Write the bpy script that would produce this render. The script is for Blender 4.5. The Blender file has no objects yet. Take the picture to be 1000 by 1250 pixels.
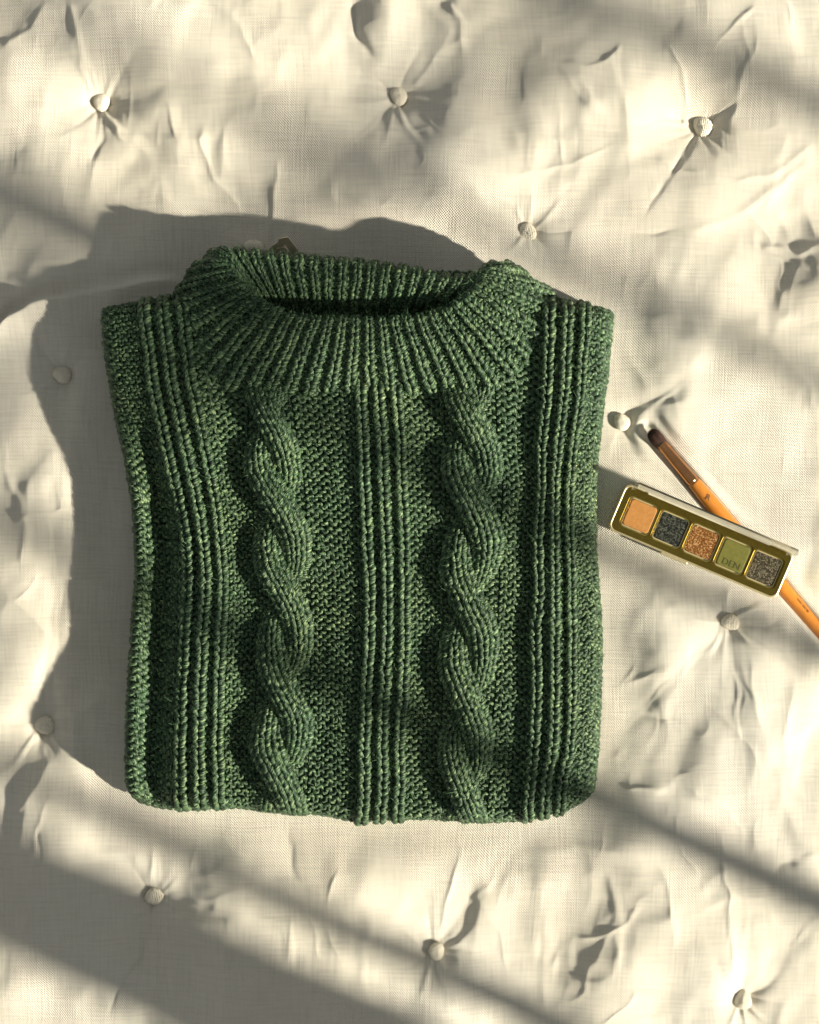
import bpy, bmesh, math
import numpy as np
from mathutils import Vector, Matrix

# ------------------------------------------------------------------ units
S = 0.00048                      # metres for one photograph pixel on the bed
CAM_H = 0.98
def W(X, Y, Z=0.0):              # photograph pixel on the bed (+ height in the same unit) -> metres
    return Vector(((X - 500) * S, (625 - Y) * S, Z * S))

# ------------------------------------------------------------------ camera
scene = bpy.context.scene
cam_d = bpy.data.cameras.new("camera")
cam = bpy.data.objects.new("camera", cam_d)
scene.collection.objects.link(cam)
cam.location = (0, 0, CAM_H)
cam_d.sensor_fit = 'VERTICAL'
cam_d.sensor_height = 36
cam_d.lens = 36 * CAM_H / (1250 * S)
cam_d.clip_start = 0.01
cam_d.clip_end = 50
scene.camera = cam

# ------------------------------------------------------------------ light
world = bpy.data.worlds.new("World")
scene.world = world
world.use_nodes = True
bg = world.node_tree.nodes["Background"]
bg.inputs[0].default_value = (0.94, 0.97, 0.96, 1)
bg.inputs[1].default_value = 0.145

SUN_EL = math.radians(25.0)
_az = np.array([0.905, -0.425]); _az /= np.linalg.norm(_az)       # towards the sun, on the bed
TO_SUN = Vector((_az[0] * math.cos(SUN_EL), _az[1] * math.cos(SUN_EL), math.sin(SUN_EL)))
sun_d = bpy.data.lights.new("sun", 'SUN')
sun_d.energy = 5.0
sun_d.angle = math.radians(1.9)
sun_d.color = (1.0, 0.915, 0.765)
sun = bpy.data.objects.new("sun", sun_d)
scene.collection.objects.link(sun)
sun.rotation_euler = TO_SUN.to_track_quat('Z', 'Y').to_euler()
sun.location = (1, -0.4, 0.7)

scene.view_settings.view_transform = 'Standard'
scene.view_settings.look = 'None'
scene.view_settings.gamma = 1
scene.view_settings.use_curve_mapping = False
scene.view_settings.exposure = 0.98
scene.cycles.use_denoising = True
scene.cycles.max_bounces = 8
scene.cycles.blur_glossy = 0.2
scene.cycles.transparent_max_bounces = 12
scene.cycles.sample_clamp_indirect = 12

rng = np.random.default_rng(7)
C = scene.collection

# ------------------------------------------------------------------ helpers
def link(name, me, mat=None, parent=None):
    o = bpy.data.objects.new(name, me)
    C.objects.link(o)
    if mat is not None and me is not None:
        me.materials.append(mat)
    if parent is not None:
        o.parent = parent
    return o

def empty(name, loc):
    o = bpy.data.objects.new(name, None)
    o.location = loc
    o.empty_display_size = 0.02
    C.objects.link(o)
    return o

def tag(o, label=None, cat=None, group=None, kind=None):
    if label: o["label"] = label
    if cat: o["category"] = cat
    if group: o["group"] = group
    if kind: o["kind"] = kind
    return o

def np_mesh(name, verts, faces, smooth=True, uv=None):
    """verts (n,3), faces (m,k) all of one size; uv per vertex (n,2)"""
    me = bpy.data.meshes.new(name)
    verts = np.asarray(verts, np.float32); faces = np.asarray(faces, np.int32)
    n, (m, k) = len(verts), faces.shape
    me.vertices.add(n); me.vertices.foreach_set("co", verts.ravel())
    me.loops.add(m * k); me.loops.foreach_set("vertex_index", faces.ravel())
    me.polygons.add(m)
    me.polygons.foreach_set("loop_start", np.arange(0, m * k, k, dtype=np.int32))
    me.polygons.foreach_set("loop_total", np.full(m, k, np.int32))
    if smooth:
        me.polygons.foreach_set("use_smooth", np.ones(m, bool))
    if uv is not None:
        l = me.uv_layers.new(name="UVMap")
        l.data.foreach_set("uv", np.asarray(uv, np.float32)[faces.ravel()].ravel())
    me.update(calc_edges=True)
    me.validate()
    return me

def vnoise(x, y, seed):
    """smooth value noise in about -1..1"""
    r = np.random.default_rng(seed)
    tab = r.uniform(-1, 1, (64, 64))
    xi = np.floor(x).astype(int); yi = np.floor(y).astype(int)
    fx = x - xi; fy = y - yi
    fx = fx**3 * (fx * (fx * 6 - 15) + 10); fy = fy**3 * (fy * (fy * 6 - 15) + 10)
    a = tab[xi % 64, yi % 64]; b = tab[(xi + 1) % 64, yi % 64]
    c = tab[xi % 64, (yi + 1) % 64]; d = tab[(xi + 1) % 64, (yi + 1) % 64]
    return (a * (1 - fx) + b * fx) * (1 - fy) + (c * (1 - fx) + d * fx) * fy

def sstep(a, b, x):
    t = np.clip((x - a) / (b - a), 0, 1)
    return t * t * (3 - 2 * t)

# ------------------------------------------------------------------ materials
class NT:
    def __init__(self, name):
        self.m = bpy.data.materials.new(name)
        self.m.use_nodes = True
        self.t = self.m.node_tree
        self.b = self.t.nodes["Principled BSDF"]
        self.out = self.t.nodes["Material Output"]
    def n(self, typ, **kw):
        nd = self.t.nodes.new(typ)
        for k, v in kw.items():
            if k.startswith("i_"):
                key = k[2:]
                key = int(key) if key.isdigit() else key.replace("_", " ")
                nd.inputs[key].default_value = v
            else:
                setattr(nd, k, v)
        return nd
    def l(self, a, b):
        self.t.links.new(a, b)
    def set(self, **kw):
        for k, v in kw.items():
            self.b.inputs[k.replace("_", " ")].default_value = v
        return self
    def ramp(self, src, stops):
        r = self.n("ShaderNodeValToRGB")
        e = r.color_ramp.elements
        while len(e) < len(stops): e.new(0.5)
        for el, (p, c) in zip(e, stops):
            el.position = p; el.color = (*c, 1)
        self.l(src, r.inputs[0])
        return r.outputs[0]
    def noise(self, vec, scale, detail=2.0, rough=0.5, dist=0.0):
        nd = self.n("ShaderNodeTexNoise")
        nd.inputs["Scale"].default_value = scale
        nd.inputs["Detail"].default_value = detail
        nd.inputs["Roughness"].default_value = rough
        nd.inputs["Distortion"].default_value = dist
        if vec is not None: self.l(vec, nd.inputs["Vector"])
        return nd.outputs["Fac"]
    def mapping(self, vec, scale=(1, 1, 1), rot=(0, 0, 0)):
        mp = self.n("ShaderNodeMapping")
        mp.inputs["Scale"].default_value = scale
        mp.inputs["Rotation"].default_value = rot
        self.l(vec, mp.inputs["Vector"])
        return mp.outputs[0]
    def math(self, op, a, b):
        nd = self.n("ShaderNodeMath", operation=op)
        for i, v in enumerate((a, b)):
            if isinstance(v, (int, float)): nd.inputs[i].default_value = v
            else: self.l(v, nd.inputs[i])
        return nd.outputs[0]
    def bump(self, h, strength, dist, normal=None):
        nd = self.n("ShaderNodeBump")
        nd.inputs["Strength"].default_value = strength
        nd.inputs["Distance"].default_value = dist
        self.l(h, nd.inputs["Height"])
        if normal is not None: self.l(normal, nd.inputs["Normal"])
        return nd.outputs[0]

def linen_material(name, tint=(0.80, 0.765, 0.665)):
    k = NT(name)
    tc = k.n("ShaderNodeTexCoord").outputs["Object"]
    # wander the weave a little so the threads are not ruler straight
    wob = k.noise(tc, 14, 2)
    vm = k.n("ShaderNodeVectorMath", operation='MULTIPLY_ADD')
    wv = k.n("ShaderNodeTexNoise"); wv.inputs["Scale"].default_value = 9; wv.inputs["Detail"].default_value = 2
    k.l(tc, wv.inputs["Vector"])
    k.l(wv.outputs["Color"], vm.inputs[0]); vm.inputs[1].default_value = (0.012, 0.012, 0); k.l(tc, vm.inputs[2])
    p = vm.outputs[0]
    # plain weave: crossing threads of uneven thickness, with slubs
    warp = k.noise(k.mapping(p, (900, 40, 1), (0, 0, 0.06)), 1.0, 2, 0.5)
    weft = k.noise(k.mapping(p, (40, 900, 1), (0, 0, 0.06)), 1.0, 2, 0.5)
    sx = k.n("ShaderNodeSeparateXYZ"); k.l(k.mapping(p, (4360, 4360, 1), (0, 0, 0.06)), sx.inputs[0])
    checker = k.math('MULTIPLY', k.math('SINE', sx.outputs[0], 0.0), k.math('SINE', sx.outputs[1], 0.0))
    fine = k.noise(tc, 1700, 2, 0.6)
    thr = k.math('ADD', warp, weft)
    hgt = k.math('ADD', k.math('MULTIPLY', checker, k.math('MULTIPLY', thr, 0.30)), k.math('MULTIPLY', thr, 0.75))
    hgt = k.math('ADD', hgt, k.math('MULTIPLY', fine, 0.35))
    w = k.math('ADD', k.math('MULTIPLY', thr, 0.5), k.math('MULTIPLY', checker, 0.06))
    col = k.ramp(w, [(0.36, tuple(c * 0.86 for c in tint)), (0.50, tint), (0.64, tuple(min(0.9, c * 1.08) for c in tint))])
    big = k.noise(tc, 7, 3)
    mix = k.n("ShaderNodeMix", data_type='RGBA', blend_type='MULTIPLY')
    mix.inputs[0].default_value = 1.0
    k.l(col, mix.inputs[6])
    k.l(k.ramp(big, [(0.3, (0.95, 0.93, 0.88)), (0.7, (1, 1, 1))]), mix.inputs[7])
    k.l(mix.outputs[2], k.b.inputs["Base Color"])
    crk = k.noise(k.mapping(p, (60, 38, 1), (0, 0, 0.4)), 1.0, 4, 0.6, 0.8)
    nb = k.bump(crk, 0.22, 0.003)
    k.l(k.bump(hgt, 1.0, 0.0011, nb), k.b.inputs["Normal"])
    k.set(Roughness=0.86, Sheen_Weight=0.18, Sheen_Roughness=0.5)
    k.b.inputs["Specular IOR Level"].default_value = 0.25
    return k.m

def wool_material(name, dark, mid, light):
    k = NT(name)
    uv = k.n("ShaderNodeUVMap").outputs[0]
    tc = k.n("ShaderNodeTexCoord").outputs["Object"]
    # fibres run along the yarn and wind round it
    sh = k.n("ShaderNodeSeparateXYZ"); k.l(uv, sh.inputs[0])
    vtw = k.math('ADD', sh.outputs[1], k.math('MULTIPLY', sh.outputs[0], 0.11))
    cb = k.n("ShaderNodeCombineXYZ"); k.l(k.math('MULTIPLY', sh.outputs[0], 0.13), cb.inputs[0]); k.l(k.math('MULTIPLY', vtw, 5.0), cb.inputs[1])
    fib = k.noise(cb.outputs[0], 1.0, 3, 0.65)
    heath = k.noise(tc, 520, 2, 0.6)
    patch = k.noise(tc, 26, 2)
    cs = k.n("ShaderNodeCombineXYZ"); k.l(k.math('MULTIPLY', sh.outputs[0], 0.04), cs.inputs[0])
    shade = k.noise(cs.outputs[0], 1.0, 2)
    f = k.math('ADD', k.math('MULTIPLY', fib, 0.62), k.math('ADD', k.math('MULTIPLY', heath, 0.18), k.math('MULTIPLY', shade, 0.20)))
    col = k.ramp(f, [(0.40, dark), (0.50, mid), (0.615, light)])
    mix = k.n("ShaderNodeMix", data_type='RGBA', blend_type='MULTIPLY'); mix.inputs[0].default_value = 1
    k.l(col, mix.inputs[6]); k.l(k.ramp(patch, [(0.3, (0.80, 0.88, 0.85)), (0.7, (1.12, 1.02, 0.92))]), mix.inputs[7])
    k.l(mix.outputs[2], k.b.inputs["Base Color"])
    k.l(k.bump(fib, 0.8, 0.0009), k.b.inputs["Normal"])
    k.set(Roughness=0.5, Sheen_Weight=0.10, Sheen_Roughness=0.35)
    k.b.inputs["Sheen Tint"].default_value = (0.75, 0.9, 0.7, 1)
    k.b.inputs["Specular IOR Level"].default_value = 0.45
    return k.m

def plain(name, col, rough=0.5, metal=0.0, **kw):
    k = NT(name)
    k.set(Base_Color=(*col, 1), Roughness=rough, Metallic=metal, **kw)
    tc = k.n("ShaderNodeTexCoord").outputs["Object"]
    k.l(k.ramp(k.noise(tc, 240, 3), [(0.3, tuple(c * 0.88 for c in col)), (0.7, tuple(min(1, c * 1.06) for c in col))]), k.b.inputs["Base Color"])
    return k.m

M_LINEN = linen_material("cream_linen")
M_TUFT = linen_material("tuft_linen", (0.88, 0.82, 0.68))
M_WOOL = wool_material("green_wool", (0.0025, 0.011, 0.004), (0.016, 0.056, 0.020), (0.250, 0.365, 0.185))
M_GAP_SHADE = plain("gap_shade_backing", (0.010, 0.030, 0.012), 0.9)  # darker than the yarn, standing for shade between the loops
M_FUZZ = plain("wool_fuzz", (0.13, 0.25, 0.115), 0.8)

# ------------------------------------------------------------------ window the sun comes through (stands beyond the frame)
M_WINDOW = plain("window_paint", (0.75, 0.74, 0.70), 0.5)
win_c = Vector((0, 0, 0)) + Vector((_az[0], _az[1], 0)) * 0.85
win_e = Vector((0.83, 0.55, 0)).normalized()
def window_foot(px, py):
    """foot of a vertical bar whose shadow passes over this point of the bed"""
    g = W(px, py); a = Vector((_az[0], _az[1], 0))
    # g + a*t = win_c + win_e*q
    A = np.array([[a.x, -win_e.x], [a.y, -win_e.y]]); b = np.array([win_c.x - g.x, win_c.y - g.y])
    t, q = np.linalg.solve(A, b)
    return g + a * t, t
window = empty("window", win_c)
tag(window, "white window frame with slim upright glazing bars beside the bed", "window")
def window_bar(name, p0, p1, wid, dep):
    d = (p1 - p0); L = d.length; d.normalize()
    n = win_e.cross(Vector((0, 0, 1))).normalized()
    s = d.cross(n).normalized()
    vs = []
    for e in (p0, p1):
        for a, b in ((-1, -1), (1, -1), (1, 1), (-1, 1)):
            vs.append(e + s * a * wid / 2 + n * b * dep / 2 - win_c)
    f = [(0, 1, 2, 3), (7, 6, 5, 4), (0, 4, 5, 1), (1, 5, 6, 2), (2, 6, 7, 3), (3, 7, 4, 0)]
    me = np_mesh(name, [tuple(v) for v in vs], f, smooth=False)
    return link(name, me, M_WINDOW, window)
for (bx, by, wd) in ((875, 72, 0.020), (720, 335, 0.011), (830, 715, 0.013), (720, 968, 0.017), (420, 1128, 0.015), (150, 1148, 0.078)):  # the widest is a post added to shade the lower left
    ft, _ = window_foot(bx, by)
    window_bar("glazing_bar", Vector((ft.x, ft.y, -0.3)), Vector((ft.x, ft.y, 1.9)), wd, 0.012)
ft, t_ = window_foot(535, 100)
zr = t_ * math.tan(SUN_EL)
def hung(px, py, qx, qy, wd):                         # unseen strip added only to cast the shade patch at the upper left
    f0, t0 = window_foot(px, py); f1, t1 = window_foot(qx, qy)
    window_bar("shade_caster", Vector((f0.x, f0.y, t0 * math.tan(SUN_EL))), Vector((f0.x, f0.y, t1 * math.tan(SUN_EL))), wd, 0.014)
hung(200, 330, -260, 114, 0.038)
window_bar("cross_rail", Vector((ft.x, ft.y, zr)) - win_e * 0.75, Vector((ft.x, ft.y, zr)) + win_e * 0.10, 0.016, 0.014)

# ------------------------------------------------------------------ quilt
TUFTS = [(123, 123), (487, 115), (860, 152), (645, 281), (310, 303), (760, 515), (75, 457), (52, 887),
         (893, 760), (187, 1098), (533, 1163), (908, 1222), (1085, 330), (1110, 960), (-90, 1230), (-75, 270)]
CREASES = [  # polyline, width, height (valley when negative)
    ([(620, 220), (715, 195), (757, 175)], 4, 4), ([(680, 82), (712, 88), (748, 72), (759, 50)], 5, 6),
    ([(812, 52), (830, 90), (840, 140)], 4, 5), ([(860, 67), (885, 42), (925, 2)], 5, 6),
    ([(655, 283), (720, 282), (790, 285), (845, 280)], 3.5, -5), ([(845, 165), (825, 205), (795, 245), (780, 278)], 5, -5),
    ([(255, 150), (247, 175), (260, 215), (285, 245), (300, 285)], 5, 6), ([(345, 190), (335, 240), (328, 300)], 6, 7),
    ([(255, 0), (295, 35), (305, 65), (325, 95)], 6, 5), ([(430, 0), (435, 40), (465, 85)], 9, -12),
    ([(128, 140), (126, 170), (112, 205)], 6, -6), ([(130, 133), (150, 170), (190, 195)], 5, 5),
    ([(415, 235), (463, 260), (490, 238)], 5, 4), ([(187, 1000), (185, 1040), (182, 1085)], 5, 6),
    ([(175, 1110), (172, 1170), (142, 1210), (132, 1250)], 4, -6), ([(190, 1125), (192, 1195), (187, 1250)], 4, 5),
    ([(200, 1170), (215, 1250)], 4, -4), ([(235, 1175), (232, 1205)], 4, -4), ([(110, 1082), (172, 1084)], 4, -5),
    ([(360, 1100), (355, 1170), (360, 1230)], 6, 4), ([(50, 1010), (52, 1060)], 5, -5), ([(352, 1000), (354, 1060), (372, 1078)], 7, -7),
    ([(560, 1003), (562, 1050), (542, 1100), (537, 1150)], 4, 6), ([(720, 945), (765, 912)], 4, 6),
    ([(722, 956), (800, 962), (822, 953)], 4.5, 6), ([(750, 872), (800, 875), (840, 885)], 5, -5),
    ([(875, 1000), (885, 1075), (892, 1150), (895, 1205)], 5, 5), ([(930, 1090), (950, 1055), (992, 1035)], 8, -8),
    ([(965, 1050), (990, 1040), (1030, 1030)], 6, 6), ([(893, 690), (890, 740)], 4, 5), ([(900, 765), (940, 762), (962, 756)], 5, -6),
    ([(915, 790), (914, 850), (930, 900), (925, 960)], 6, 4), ([(725, 565), (745, 540), (757, 525)], 4, 4),
    ([(770, 512), (800, 498), (850, 490)], 5, 4), ([(60, 880), (90, 872), (120, 857), (158, 838)], 7, 8),
    ([(60, 893), (110, 883), (160, 868)], 5, -6), ([(50, 892), (60, 930), (40, 970), (0, 1010)], 7, 6),
    ([(0, 880), (45, 884)], 4, -5), ([(540, 0), (565, 35), (560, 80)], 8, 7), ([(85, 0), (95, 40), (110, 100)], 8, 7),
    ([(0, 60), (40, 40), (60, 0)], 8, 6), ([(890, 225), (940, 215), (1000, 170)], 6, 5), ([(830, 290), (900, 262), (1000, 190)], 9, 6),
    ([(925, 300), (970, 312), (1000, 300)], 8, 9), ([(740, 70), (760, 130), (765, 190)], 8, 5), ([(700, 90), (725, 150)], 9, 5),
    ([(940, 420), (985, 470), (1000, 520)], 8, 5), ([(0, 560), (35, 640), (30, 720)], 9, 5), ([(90, 480), (120, 560), (118, 660)], 9, 5),
    ([(660, 1100), (670, 1150), (660, 1250)], 8, 5), ([(740, 1060), (755, 1120), (745, 1200)], 9, 5), ([(455, 1110), (440, 1170), (450, 1240)], 9, 4),
    ([(240, 1010), (300, 1050), (340, 1070)], 8, 4), ([(980, 900), (960, 960), (1000, 985)], 7, 5), ([(640, 300), (637, 330), (648, 360)], 4, 5),
    ([(500, 108), (520, 90), (540, 60)], 6, 5), ([(475, 108), (455, 95), (432, 90)], 5, -6), ([(835, 145), (815, 138)], 5, -6),
]
_cr = np.random.default_rng(2024)                     # many more fine pulled creases between the drawn ones
for _ in range(95):
    x0, y0 = _cr.uniform(-20, 1020), _cr.uniform(-20, 1270)
    a0 = _cr.choice([1.45, 1.7, -0.5, 0.35, 2.3]) + _cr.normal(0, 0.25); ln0 = _cr.uniform(40, 150); cv = _cr.normal(0, 0.5)
    pts0 = [(x0, y0)]
    for q_ in range(5):
        a1 = a0 + cv * q_ / 5 + _cr.normal(0, 0.12)
        pts0.append((pts0[-1][0] + math.cos(a1) * ln0 / 5, pts0[-1][1] - math.sin(a1) * ln0 / 5))
    CREASES.append((pts0, _cr.uniform(2.8, 5.5), _cr.uniform(2.2, 4.6)))
BUMPS = [  # x, y, sx, sy, height
    (912, 862, 32, 50, 16), (1015, 345, 40, 44, 24), (888, 1205, 30, 48, 20), (706, 1225, 34, 40, 8), (674, 1062, 24, 28, 7), (12, 530, 30, 60, 6), (6, 700, 30, 70, 6), (30, 800, 30, 34, 6),
    (470, 40, 24, 55, 15), (165, 60, 50, 60, 14), (330, 60, 60, 60, 14), (330, 190, 60, 50, 14), (235, 170, 50, 60, 12),
    (570, 60, 55, 60, 14), (720, 110, 55, 60, 12), (930, 80, 50, 55, 14), (560, 220, 70, 40, 12), (760, 240, 55, 35, 9),
    (870, 240, 50, 40, 11), (60, 560, 45, 90, 5), (110, 400, 60, 30, 5), (80, 730, 55, 80, 4), (60, 1000, 40, 60, 16),
    (150, 1020, 40, 40, 8), (300, 1080, 60, 60, 10), (420, 1090, 50, 70, 10), (610, 1110, 50, 70, 7), (790, 1030, 45, 60, 12),
    (800, 1130, 40, 60, 8), (970, 1000, 50, 60, 14), (860, 970, 40, 50, 10), (960, 850, 40, 60, 10), (900, 420, 60, 50, 8), (790, 420, 40, 40, 1),
    (840, 330, 60, 40, 8), (985, 1120, 24, 44, 11), (300, 1200, 60, 60, 10), (80, 1170, 60, 60, 12), (20, 160, 50, 70, 14), (50, 50, 40, 50, 8),
    (735, 1150, 40, 55, 4), (805, 805, 22, 26, 7), (560, 1220, 50, 40, 8), (430, 210, 40, 40, 9), (690, 400, 60, 40, 0)]

LINKS = [(0, 1), (1, 2), (0, 4), (1, 3), (3, 2), (1, 4), (2, 12), (3, 5), (5, 12), (5, 8), (8, 13), (8, 11), (9, 10), (10, 11), (11, 13), (6, 7), (7, 9), (9, 14), (0, 15), (6, 4), (10, 8), (15, 6), (7, 14)]
OUTLINE = np.array([(125, 378), (128, 430), (140, 500), (153, 560), (163, 620), (166, 700), (161, 770), (156, 850), (153, 930), (158, 978), (200, 991),
                    (270, 988), (340, 992), (400, 996), (440, 1006), (500, 1006), (560, 1006), (640, 1005), (690, 993), (722, 973), (729, 930), (733, 850),
                    (735, 780), (729, 700), (723, 620), (724, 540), (736, 450), (742, 385), (690, 366), (640, 335), (605, 325), (500, 325), (300, 312), (265, 308), (235, 328), (205, 362)], float)

def seg_dist(x, y, pts):
    d = np.full(x.shape, 1e9); along = np.zeros(x.shape)
    tot = 0; L = [math.dist(pts[i], pts[i + 1]) for i in range(len(pts) - 1)]; sm = sum(L)
    for i in range(len(pts) - 1):
        (ax, ay), (bx, by) = pts[i], pts[i + 1]
        vx, vy = bx - ax, by - ay
        t = np.clip(((x - ax) * vx + (y - ay) * vy) / (vx * vx + vy * vy), 0, 1)
        dd = np.hypot(x - ax - t * vx, y - ay - t * vy)
        a = (tot + t * L[i]) / sm
        k = dd < d
        d = np.where(k, dd, d); along = np.where(k, a, along)
        tot += L[i]
    return d, along

def inside_poly(x, y, poly):
    c = np.zeros(np.shape(x), bool)
    n = len(poly)
    for i in range(n):
        x1, y1 = poly[i]; x2, y2 = poly[(i + 1) % n]
        k = ((y1 > y) != (y2 > y)) & (x < (x2 - x1) * (y - y1) / (y2 - y1 + 1e-12) + x1)
        c ^= k
    return c

def quilt_height(X, Y):
    X = np.asarray(X, float); Y = np.asarray(Y, float)
    h = 7 * vnoise(X / 170 + 3.1, Y / 170 + 8.2, 11) + 5.0 * vnoise(X / 75, Y / 85, 12) + 2.6 * vnoise((X + 0.5 * Y) / 46 + 0.6 * vnoise(X / 90, Y / 90, 18), (Y - 0.5 * X) / 170, 19)
    wx = X + 14 * vnoise(X / 60, Y / 60, 21); wy = Y + 14 * vnoise(X / 60 + 9, Y / 60, 22)
    h += 1.5 * (1 - np.abs(vnoise(wx / 62, wy / 90, 13)) * 2) + 0.7 * (1 - np.abs(vnoise(wx / 36 + 5, wy / 30, 14)) * 2)
    h += 0.35 * vnoise(X / 14, Y / 16, 15)
    fx = X + 9 * vnoise(X / 33, Y / 33, 23); fy = Y + 9 * vnoise(X / 33 + 4, Y / 33, 24)
    cr = np.clip(1 - np.abs(vnoise(fx / 30, fy / 46, 25)) * 4, 0, 1) ** 2 * (0.5 + 0.5 * vnoise(X / 70, Y / 70, 26)) + 0.8 * np.clip(1 - np.abs(vnoise(fx / 44 + 3, fy / 24, 27)) * 5, 0, 1) ** 2 * (0.5 + 0.5 * vnoise(X / 60 + 3, Y / 60, 28))
    h += 0.8 * cr
    for bx, by, sx, sy, a in BUMPS:
        wj = 1 + 0.25 * vnoise(X / 45 + bx, Y / 45, 17)
        h += a * np.exp(-0.5 * (((X - bx) / sx) ** 2 + ((Y - by) / sy) ** 2) * wj)
    for i, (tx, ty) in enumerate(TUFTS):
        r2 = (X - tx) ** 2 + (Y - ty) ** 2
        k = r2 < 190 ** 2
        if not k.any(): continue
        rr = np.sqrt(r2[k]); rg = np.random.default_rng(100 + i)
        # the stitch pulls the fabric down towards the lowest level
        g = np.exp(-0.5 * (rr / 34) ** 2)
        hh = h[k] * (1 - 0.6 * g) - 6.5 * g - 5 * np.exp(-0.5 * (rr / 12) ** 2)
        th = np.arctan2(Y[k] - ty, X[k] - tx)
        n = rg.integers(7, 11)
        for j in range(n):
            a0 = 2 * math.pi * j / n + rg.uniform(-.3, .3)
            ln = rg.uniform(22, 80); amp = rg.uniform(1.0, 2.6) * (1 if rg.random() < 0.65 else -0.8)
            da = (th - a0 - 0.25 * np.sin(rr / 30 + j) + math.pi) % (2 * math.pi) - math.pi
            perp = rr * np.sin(np.clip(da, -1.5, 1.5))
            wd = 2.0 + 0.05 * rr
            hh += amp * np.exp(-(perp / wd) ** 2) * np.exp(-(rr / ln) ** 2) * sstep(4, 14, rr) * (np.abs(da) < 1.5)
        h[k] = hh
    for j, (pts, wd, a) in enumerate(CREASES):
        wd, a = wd * 0.62, a * 0.24
        p = np.array(pts, float); mg = wd * 9 + 6
        k = (X > p[:, 0].min() - mg) & (X < p[:, 0].max() + mg) & (Y > p[:, 1].min() - mg) & (Y < p[:, 1].max() + mg)
        if not k.any(): continue
        xx = X[k] + 3 * vnoise(X[k] / 17, Y[k] / 17, 60 + j); yy = Y[k] + 3 * vnoise(X[k] / 17 + 7, Y[k] / 17, 90 + j)
        d, al = seg_dist(xx, yy, pts)
        env = sstep(0, 0.18, al) * sstep(1, 0.75, al)
        h[k] += a * env * (np.exp(-(d / wd) ** 2) + 0.5 * np.exp(-(d / (3.5 * wd)) ** 2)) * (1 + 0.35 * vnoise(xx / 25, yy / 25, 33))
    for j, (ta, tb) in enumerate(LINKS):              # folds drawn from button to button
        (ax, ay), (bx, by) = TUFTS[ta], TUFTS[tb]
        rg = np.random.default_rng(700 + j)
        L = math.hypot(bx - ax, by - ay); px, py = -(by - ay) / L, (bx - ax) / L
        bow = rg.uniform(-26, 26); pts = [(ax + (bx - ax) * q + px * bow * math.sin(math.pi * q), ay + (by - ay) * q + py * bow * math.sin(math.pi * q)) for q in np.linspace(0.04, 0.96, 7)]
        p = np.array(pts); k = (X > p[:, 0].min() - 45) & (X < p[:, 0].max() + 45) & (Y > p[:, 1].min() - 45) & (Y < p[:, 1].max() + 45)
        if not k.any(): continue
        xx = X[k] + 7 * vnoise(X[k] / 30, Y[k] / 30, 160 + j); yy = Y[k] + 7 * vnoise(X[k] / 30 + 7, Y[k] / 30, 190 + j)
        d, al = seg_dist(xx, yy, pts)
        h[k] += (-3.2 * np.exp(-(d / 13) ** 2) + 1.5 * np.exp(-(d / 2.6) ** 2) * (0.55 + 0.45 * vnoise(xx / 40, yy / 40, 210 + j))) * (1 - 0.55 * np.sin(np.pi * al))
    # the puffed fold to the left of the pullover with its rolled upper edge
    lip = [(-60, 440), (0, 400), (14, 384), (40, 371), (110, 354), (160, 346), (215, 339), (300, 322)]
    k = (X < 330) & (Y > 250) & (Y < 640)
    if k.any():
        yl = np.interp(X[k], [q[0] for q in lip], [q[1] for q in lip]) + 3 * vnoise(X[k] / 25, Y[k] / 60, 71)
        d = Y[k] - yl
        h[k] += (18 * sstep(-5, 4, d) * np.exp(-np.clip(d, 0, None) / 70) - 6 * np.exp(-((d + 9) / 9) ** 2)) * sstep(325, 230, X[k])
    h = h - 6 * sstep(95, -40, X) * sstep(370, 430, Y) * sstep(900, 820, Y)
    h = h * 1.22
    # pressed flat under the pullover
    ins = inside_poly(X, Y, OUTLINE)
    d, _ = seg_dist(X, Y, [tuple(q) for q in OUTLINE] + [tuple(OUTLINE[0])])
    sd = np.where(ins, -d, d)
    m = sstep(80, -8, sd)
    h = h * (1 - m) + (-5) * m
    # and under the palette and the brush
    ux, uy = math.cos(math.radians(23)), math.sin(math.radians(23))
    a = (X - 857) * ux + (Y - 657) * uy; b = -(X - 857) * uy + (Y - 657) * ux
    q = np.maximum(np.abs(a) - 112, np.abs(b) - 32)
    m = sstep(26, 0, q); h = h * (1 - m) + 0.0 * m
    d, _ = seg_dist(X, Y, [(790, 523), (1015, 787)])
    m = sstep(26, 12, d); h = h * (1 - m) + (-9.0 * sstep(13, 2, d)) * m
    return h

def axis(lo, hi, step, far, n_out):
    core = np.arange(lo, hi + step, step)
    g = np.linspace(0, 1, n_out + 1)[1:] ** 2
    return np.concatenate([(lo - g * far)[::-1], core, core[-1] + g * far])
gx = axis(-30, 1030, 1.75, 420, 26); gy = axis(-30, 1280, 1.75, 420, 26)
GX, GY = np.meshgrid(gx, gy, indexing='ij')
GZ = quilt_height(GX, GY)
nx, ny = GX.shape
V = np.stack([(GX - 500) * S, (625 - GY) * S, GZ * S], -1).reshape(-1, 3)
ii = np.arange(nx * ny).reshape(nx, ny)
F = np.stack([ii[:-1, :-1], ii[:-1, 1:], ii[1:, 1:], ii[1:, :-1]], -1).reshape(-1, 4)
quilt = empty("quilt", (0, 0, 0))
tag(quilt, "cream linen quilt with tufted buttons and creases, spread under everything", "quilt")
link("cover", np_mesh("cover", V, F), M_LINEN, quilt)

def qz(x, y):
    return float(quilt_height(np.array([x], float), np.array([y], float))[0])

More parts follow.
